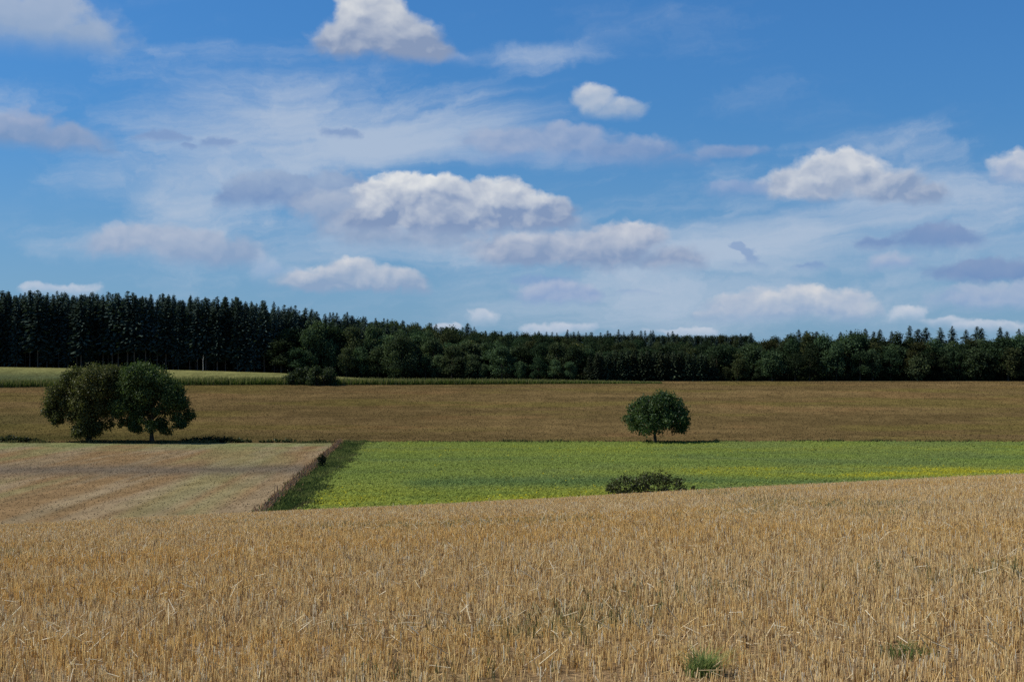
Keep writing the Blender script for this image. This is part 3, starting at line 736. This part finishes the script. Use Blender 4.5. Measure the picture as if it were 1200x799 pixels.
# ---- wood: kinds
def spruce_geo(H, seed, low=.18, wid=3.0):
    rng = np.random.default_rng(seed); V, K = [], []
    z = H*low
    while z < H-.15:
        t = (z-H*low)/(H*(1-low)); Lb = wid*(1-t)**.55*rng.uniform(.8, 1.15)*(.75+.25*min(1, t*5))+.12
        nb = int(6+4*(1-t)); a0 = rng.random()*6.28
        for b_ in range(nb):
            an = a0+b_*6.283/nb+rng.normal(0, .15); Ll = Lb*rng.uniform(.7, 1.2); d = np.array([math.cos(an), math.sin(an), 0]); s = np.array([-d[1], d[0], 0])
            droop = -.28-.15*(1-t)+rng.normal(0, .08); wq = .28+.26*Ll/3
            ns = 3 if Ll > 1.1 else 2
            for e in range(ns):
                r0, r1 = Ll*(.08+.92*e/ns), Ll*(.08+.92*(e+1.15)/ns)
                f = lambda r: np.array([0, 0, z])+d*r+np.array([0, 0, droop*r+.10*r*r/max(Ll, .3)])
                p0, p1 = f(r0), f(r1); ww = wq*(1.15-.5*e/ns); tw = rng.normal(0, .5); up = np.array([0, 0, tw*ww*.6])
                V.append([p0-s*ww*.7-up, p0+s*ww*.7+up, p1+s*ww*.35+up-np.array([0, 0, .1]), p1-s*ww*.35-up-np.array([0, 0, .1])])
                K.append(lerp((.024, .042, .036), (.078, .108, .085), np.array([rng.random()]))[0])  # needle colours raised and blued, standing in for air light over the distance
        z += (.42+.3*(1-t))*rng.uniform(.85, 1.15)
    V.append([[-.08, 0, H-.6], [.08, 0, H-.6], [.02, 0, H+.25], [-.02, 0, H+.25]]); K.append(np.array([.02, .03, .018]))
    v = np.array(V).reshape(-1, 3)
    return v, np.arange(len(v)).reshape(-1, 4), np.repeat(np.array(K), 4, 0)
def conifer_trunk(H, seed, r=.24):
    ts = np.linspace(0, .97, 6); return tube([[.08*math.sin(3*t+seed), 0, H*t-.2*(t == 0)] for t in ts], r*(1-.9*ts)+.01, 6)
def broad_geo(H, W_, seed, n=22, low=.06, tone=1.0, warm=0.0, npc=46, leaf=.62):
    rng = np.random.default_rng(seed); cl = []
    for i_ in range(n):
        t = rng.random()**.8; zz = H*(low+.1+t*(.82-low)); prof = math.sin(math.pi*min(.93, .22+.72*t))**.7
        a = rng.random()*6.28; rr = W_/2*prof*rng.uniform(.35, .85); cl.append((math.cos(a)*rr, math.sin(a)*rr, zz, W_*.19*rng.uniform(.75, 1.25)))
    cl.append((0, 0, H-W_*.2, W_*.2))
    c0 = np.array([.024+.016*warm, .042, .023])*tone; c1 = np.array([.060+.055*warm, .088+.005*warm, .043-.016*warm])*tone
    return crown(cl, npc, leaf, c0, c1, seed, shell=.5), cl
def make_kind(name, label, cat, group, crown_g, trunk_g, lm, bm_):
    t = empty(name, (0, 0, -500), label, cat, group)
    mesh('trunk', trunk_g[0], trunk_g[1], None, bm_, t, smooth=True)
    mesh('crown', crown_g[0], crown_g[1], crown_g[2], lm, t)
    return t
def make_small(name, label, cat, group, crown_g, trunk_g, lm, bm_):
    v, q = join([(trunk_g[0], trunk_g[1]), (crown_g[0], crown_g[1])])
    c = np.concatenate([np.full((len(trunk_g[0]), 3), .05), crown_g[2]]); mi = np.concatenate([np.zeros(len(trunk_g[1])), np.ones(len(crown_g[1]))])
    o = mesh(name, v, q, c, mats=[bm_, lm], midx=mi); o.location = (0, 0, -500); return tag(o, label, cat, group)
used = set()
def place(src, x, y, s, label=None, group=None, sx=1.0):
    o = src if src.name not in used else copy_tree(src); used.add(src.name); used.add(o.name)
    o.location = (x, y, float(terrain(x, y))); o.scale = (s*sx, s*sx, s); o.rotation_euler = (0, 0, random.uniform(0, 6.28))
    if label: o['label'] = label
    if group: o['group'] = group
    return o
SP = [(28, s) for s in (101, 102, 103, 104, 105)]
sp_geo = [(spruce_geo(28, s, low=.10+.05*i, wid=3.9+.3*i), conifer_trunk(28, s)) for i, (h, s) in enumerate(SP)]
GL = 'spruces of the left block'
sp_kind = [make_kind('spruce_tree', 'tall dark spruce in the dense block at the left end of the wood', 'spruce', GL, a, b, M_spruce, M_sprucebark) for a, b in sp_geo]
GR = 'conifers on the skyline ridge'
rp_geo = [(spruce_geo(20, 120+i, low=.1, wid=2.6), conifer_trunk(20, 120+i)) for i in range(3)]
rp_kind = [make_small('ridge_conifer', 'small dark conifer on the distant ridge above the middle of the wood', 'conifer', GR, a, b, M_spruce, M_sprucebark) for a, b in rp_geo]
GB = 'broadleaf trees along the front of the wood'
br_geo = [broad_geo(16, 9.5, 131+i, tone=(1.3, .8, 1.7, .9, 1.35, .7)[i], warm=(0, 0, .2, .5, .1, 0)[i]) for i in range(6)]
br_kind = [make_kind('broadleaf_tree', 'rounded dark green broadleaf tree in the front edge of the wood', 'tree', GB, a, trunk(12, .25, cl, 9+i, nl=6), M_wood, M_bark) for i, (a, cl) in enumerate(br_geo)]
GT = 'broadleaf trees rising behind the front of the wood'
tr_geo = [broad_geo(16, 11, 151+i, tone=(.8, .65, .95)[i], warm=(0, 0, .3)[i], n=18) for i in range(3)]
tr_kind = [make_small('hillside_tree', 'dark green treetop rising behind the front row in the middle of the wood', 'tree', GT, a, trunk(12, .25, cl, 29+i, nl=4), M_wood, M_bark) for i, (a, cl) in enumerate(tr_geo)]

def topZ(py, Y_): return (HOR-py)/F*Y_
# left block of spruces: the top row of the photograph sets each height
TOPX = [-40, 0, 60, 150, 220, 270, 300, 330, 370, 400, 440, 480]; TOPY = [337, 338, 340, 341, 344, 346, 350, 354, 360, 364, 369, 375]
for r_, (Yr, stp) in enumerate([(547, 3.5), (552, 3.5), (558, 3.5), (566, 4.0)]):
    xx = -216+r_*1.3
    while xx < -58:
        X_ = xx+random.uniform(-1.2, 1.2); Y_ = Yr+random.uniform(-2, 2); px = 600+F*X_/Y_
        if not (r_ == 0 and px > 322) and not (r_ == 1 and px > 345):
            top = topZ(np.interp(px, TOPX, TOPY), Y_)-float(terrain(X_, Y_))
            place(random.choice(sp_kind), X_, Y_, top/28.4*random.uniform(.92, 1.02), sx=random.uniform(.85, 1.25))
        xx += stp
# front edge broadleaf trees, middle and right
FX = [318, 345, 380, 420, 450, 480, 520, 560, 620, 700, 800, 880, 950, 1000, 1060, 1120, 1200, 1260]
FY = [378, 380, 376, 384, 383, 388, 395, 400, 402, 405, 410, 402, 392, 389, 393, 396, 391, 391]
special = {}
for r_, (Yr, stp) in enumerate([(517, 6.2), (524, 6.6), (533, 6.8)]):
    xx = -90+r_*2.0
    while xx < 216:
        X_ = xx+random.uniform(-1.8, 1.8); Yb_ = Yr+(26 if X_ < -40 else 26*max(0, 1-(X_+40)/60)); Y_ = Yb_+random.uniform(-2.5, 2.5); px = 600+F*X_/Y_
        if px > 318:
            top = topZ(np.interp(px, FX, FY)+(5, 2, 0)[r_]+random.uniform(-5, 9 if r_ < 2 else 4), Y_)-float(terrain(X_, Y_))
            if 688 < px < 836:
                if r_ == 0: xx += stp; continue
            if r_ == 0: top *= random.uniform(.5, 1.0)
            s = top/16.6; place(random.choice([br_kind[t] for t in ((0, 2, 4, 2, 1) if px < 590 else (0, 4, 1, 3, 5) if px < 700 else (1, 3, 5, 0))]), X_, Y_, s, sx=min(1.25, max(.85, 1.0/s))*random.choice((.85, 1.0, 1.1, 1.4)))
        xx += stp
pl_geo = [(spruce_geo(13, 160+i, low=.03, wid=2.7), conifer_trunk(13, 160+i, .15)) for i in range(3)]
pl_geo = [((a[0], a[1], a[2]*np.array([.75, .68, .48])), b) for a, b in pl_geo]
pl_kind = [make_small('young_conifer', 'young black green conifer in the close planted stand right of the middle of the wood', 'conifer', 'close planted young conifers', a, b, M_spruce, M_sprucebark) for a, b in pl_geo]
for r_, (Yr, stp) in enumerate([(515, 2.4), (518, 2.4)]):
    xx = XY(690, Yr)
    while xx < XY(836, Yr):
        X_ = xx+random.uniform(-.6, .6); px = 600+F*X_/Yr; h_ = topZ(np.interp(px, [690, 720, 800, 836], [414, 408, 410, 416])+random.uniform(-1, 3), Yr)-float(terrain(X_, Yr))
        place(random.choice(pl_kind), X_, Yr+random.uniform(-.8, .8), h_/13.3, sx=random.uniform(1.0, 1.35)); xx += stp
# treetops climbing the hill behind
for (Yr, stp, dpy) in [(590, 7.5, 2), (640, 8, -2), (700, 8.5, -5), (770, 9, -7)]:
    x0, x1 = XY(405, Yr), XY(1215 if Yr < 600 else 960, Yr); xx = x0
    while xx < x1:
        X_ = xx+random.uniform(-2, 2); Y_ = Yr+random.uniform(-10, 10); px = 600+F*X_/Y_
        tpy = np.interp(px, [400, 480, 560, 700, 830, 900, 1000, 1215], [380, 381, 391, 399, 405, 400, 393, 395])+dpy+random.uniform(-2, 5)
        h_ = topZ(tpy, Y_)-float(terrain(X_, Y_)); place(random.choice(tr_kind), X_, Y_, h_/16.6, sx=max(1.0, 12/h_))
        xx += stp
# ridge conifers
for (Yr, stp) in [(880, 5.6), (900, 5.8)]:
    xx = XY(440, Yr)
    while xx < XY(860, Yr):
        X_ = xx+random.uniform(-2, 2); Y_ = Yr+random.uniform(-8, 8); px = 600+F*X_/Y_
        tpy = np.interp(px, [440, 480, 560, 600, 640, 700, 780, 860], [371, 376, 382, 388, 387, 386, 387, 392])+random.uniform(-2, 4.5)
        h_ = topZ(tpy, Y_)-float(terrain(X_, Y_)); place(random.choice(rp_kind), X_, Y_, h_/20.7, sx=random.uniform(1.0, 1.5)*max(1, 16/h_))
        xx += stp
# conifers standing above the broadleaf trees at the right end
GC = 'dark conifers above the right end of the wood'
for (px, py) in [(868,389),(880,388),(936,384),(945,385),(957,386),(985,387),(997,385),(1014,383),(1024,386),(1031,384),(1045,386),(1066,379),(1076,383),(1085,381),(1102,382),(1116,380),(1132,384),(1145,380),(1150,382),(1172,381),(1180,386),(1194,383),(1208,381)]:
    Y_ = 546+random.uniform(-6, 8); X_ = XY(px, Y_); h_ = topZ(py, Y_)-float(terrain(X_, Y_))
    o = place(random.choice(sp_kind), X_, Y_, h_/28.7, 'dark pointed conifer standing above broadleaf trees at the right end of the wood', GC, sx=random.uniform(1.2, 1.6))
Y_ = 860; X_ = XY(548, Y_)
o = place(rp_kind[0], X_, Y_, (topZ(376.5, Y_)-float(terrain(X_, Y_)))/20.7, 'single spiky conifer sticking up highest above the middle of the skyline', sx=1.9)
del o['group']
# trees that stand out by colour
for (px, py, Y_, tone, warm, lab, sd_, wid) in [(552, 398, 566, 1.25, .9, 'yellow tinged broadleaf tree below the single spiky conifer', 201, 9),
        (472, 391, 538, 1.25, 0.05, 'large mid green domed tree at the front left of the broadleaf stretch', 202, 15),
        (1000, 398, 530, 1.0, 1.0, 'russet tinged broadleaf tree at the right end of the wood', 203, 10),
        (905, 412, 514, 1.3, .15, 'small lighter green tree at the foot of the wood, below domed treetops', 204, 9),
        (1075, 418, 513, 1.35, .2, 'low light green tree at the foot of the right end of the wood', 205, 8),
        (675, 402, 552, 1.1, .8, 'brownish tinged tree before the conifer ridge right of centre', 206, 9)]:
    X_ = XY(px, Y_); zb = float(terrain(X_, Y_)); h_ = topZ(py, Y_)-zb
    gm, cl = broad_geo(h_*.97, wid, sd_, tone=tone, warm=warm, n=26)
    t = empty('broadleaf_tree', (X_, Y_, zb), lab, 'tree'); v, q = trunk(h_*.75, .25, cl, sd_, nl=6)
    mesh('trunk', v, q, None, M_bark, t, smooth=True); mesh('crown', *gm[:2], gm[2], M_wood, t)
# the depth of the wood behind the trees one can tell apart
V_, Q_, C_ = [], [], []; nv = 0
def add_mass(geo, x, y, s, sx):
    global nv
    v, q, c = geo; a = random.uniform(0, 6.28); ca, sa = math.cos(a), math.sin(a); v = v*np.array([s*sx, s*sx, s])
    V_.append(np.stack([v[:, 0]*ca-v[:, 1]*sa+x, v[:, 0]*sa+v[:, 1]*ca+y, v[:, 2]+float(terrain(x, y))], 1)); Q_.append(q+nv); C_.append(c); nv += len(v)
for Yr in (576, 585, 596, 610, 630):
    xx = -240
    while xx < -45:
        X_ = xx+random.uniform(-1.5, 1.5); px = 600+F*X_/Yr
        h_ = topZ(np.interp(px, TOPX, TOPY)+4, Yr)-float(terrain(X_, Yr)); add_mass(sp_geo[0][0], X_, Yr, h_/28.7*random.uniform(.85, .97), 1.35); xx += 4.2
for Yr in (552, 566, 580):
    xx = -50
    while xx < 235:
        X_ = xx+random.uniform(-2, 2); px = 600+F*X_/Yr; h_ = topZ(np.interp(px, FX, FY)+6, Yr)-float(terrain(X_, Yr))
        add_mass(random.choice(br_geo)[0], X_, Yr, h_/16.6*random.uniform(.85, 1), 1.3); xx += 7
for Yr in (920, 945):
    xx = XY(430, Yr)
    while xx < XY(880, Yr): add_mass(random.choice(tr_geo)[0], xx, Yr, (topZ(392, Yr)-float(terrain(xx, Yr)))/16.6, 1.2); xx += 8
tag(mesh('wood', np.concatenate(V_), np.concatenate(Q_), np.concatenate(C_), M_spruce), 'deep shaded interior of the wood behind its front trees', 'wood', kind='stuff')
# undergrowth in the shade between the trunks
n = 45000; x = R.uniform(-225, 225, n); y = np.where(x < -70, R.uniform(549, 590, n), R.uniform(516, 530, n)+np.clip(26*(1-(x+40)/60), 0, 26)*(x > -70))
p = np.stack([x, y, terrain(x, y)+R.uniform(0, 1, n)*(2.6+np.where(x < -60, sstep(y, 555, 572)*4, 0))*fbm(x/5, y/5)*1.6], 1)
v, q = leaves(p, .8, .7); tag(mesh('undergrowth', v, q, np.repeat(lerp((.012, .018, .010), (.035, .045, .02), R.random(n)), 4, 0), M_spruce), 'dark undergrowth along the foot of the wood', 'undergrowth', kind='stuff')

# ------------------------------------------------------------------ tufts in the stubble
for (px, d, wd, n, hh, lab, ca, cb) in [(825, 7.75, .11, 480, .18, 'dense green grass tuft growing in the stubble at the bottom of the picture', (.09, .145, .035), (.32, .38, .13)),
                                         (1062, 8.0, .19, 260, .11, 'sparse dark green weed patch in the stubble near the bottom right corner', (.06, .095, .025), (.20, .24, .08))]:
    bx, by_, bz = GP(px, d); rr = wd*R.random(n)**.8; an = R.uniform(0, 6.28, n)
    v, q, c = blades(np.cos(an)*rr, np.sin(an)*rr*.8, np.zeros(n), hh*R.uniform(.4, 1.05, n)*(1.1-.5*rr/wd), R.uniform(.003, .006, n), R.uniform(.2, 1.5, n), lerp(ca, cb, R.random(n)))
    o = mesh('grass_tuft', v, q, c, M_green); o.location = (bx, by_, bz+.02); tag(o, lab, 'grass tuft')
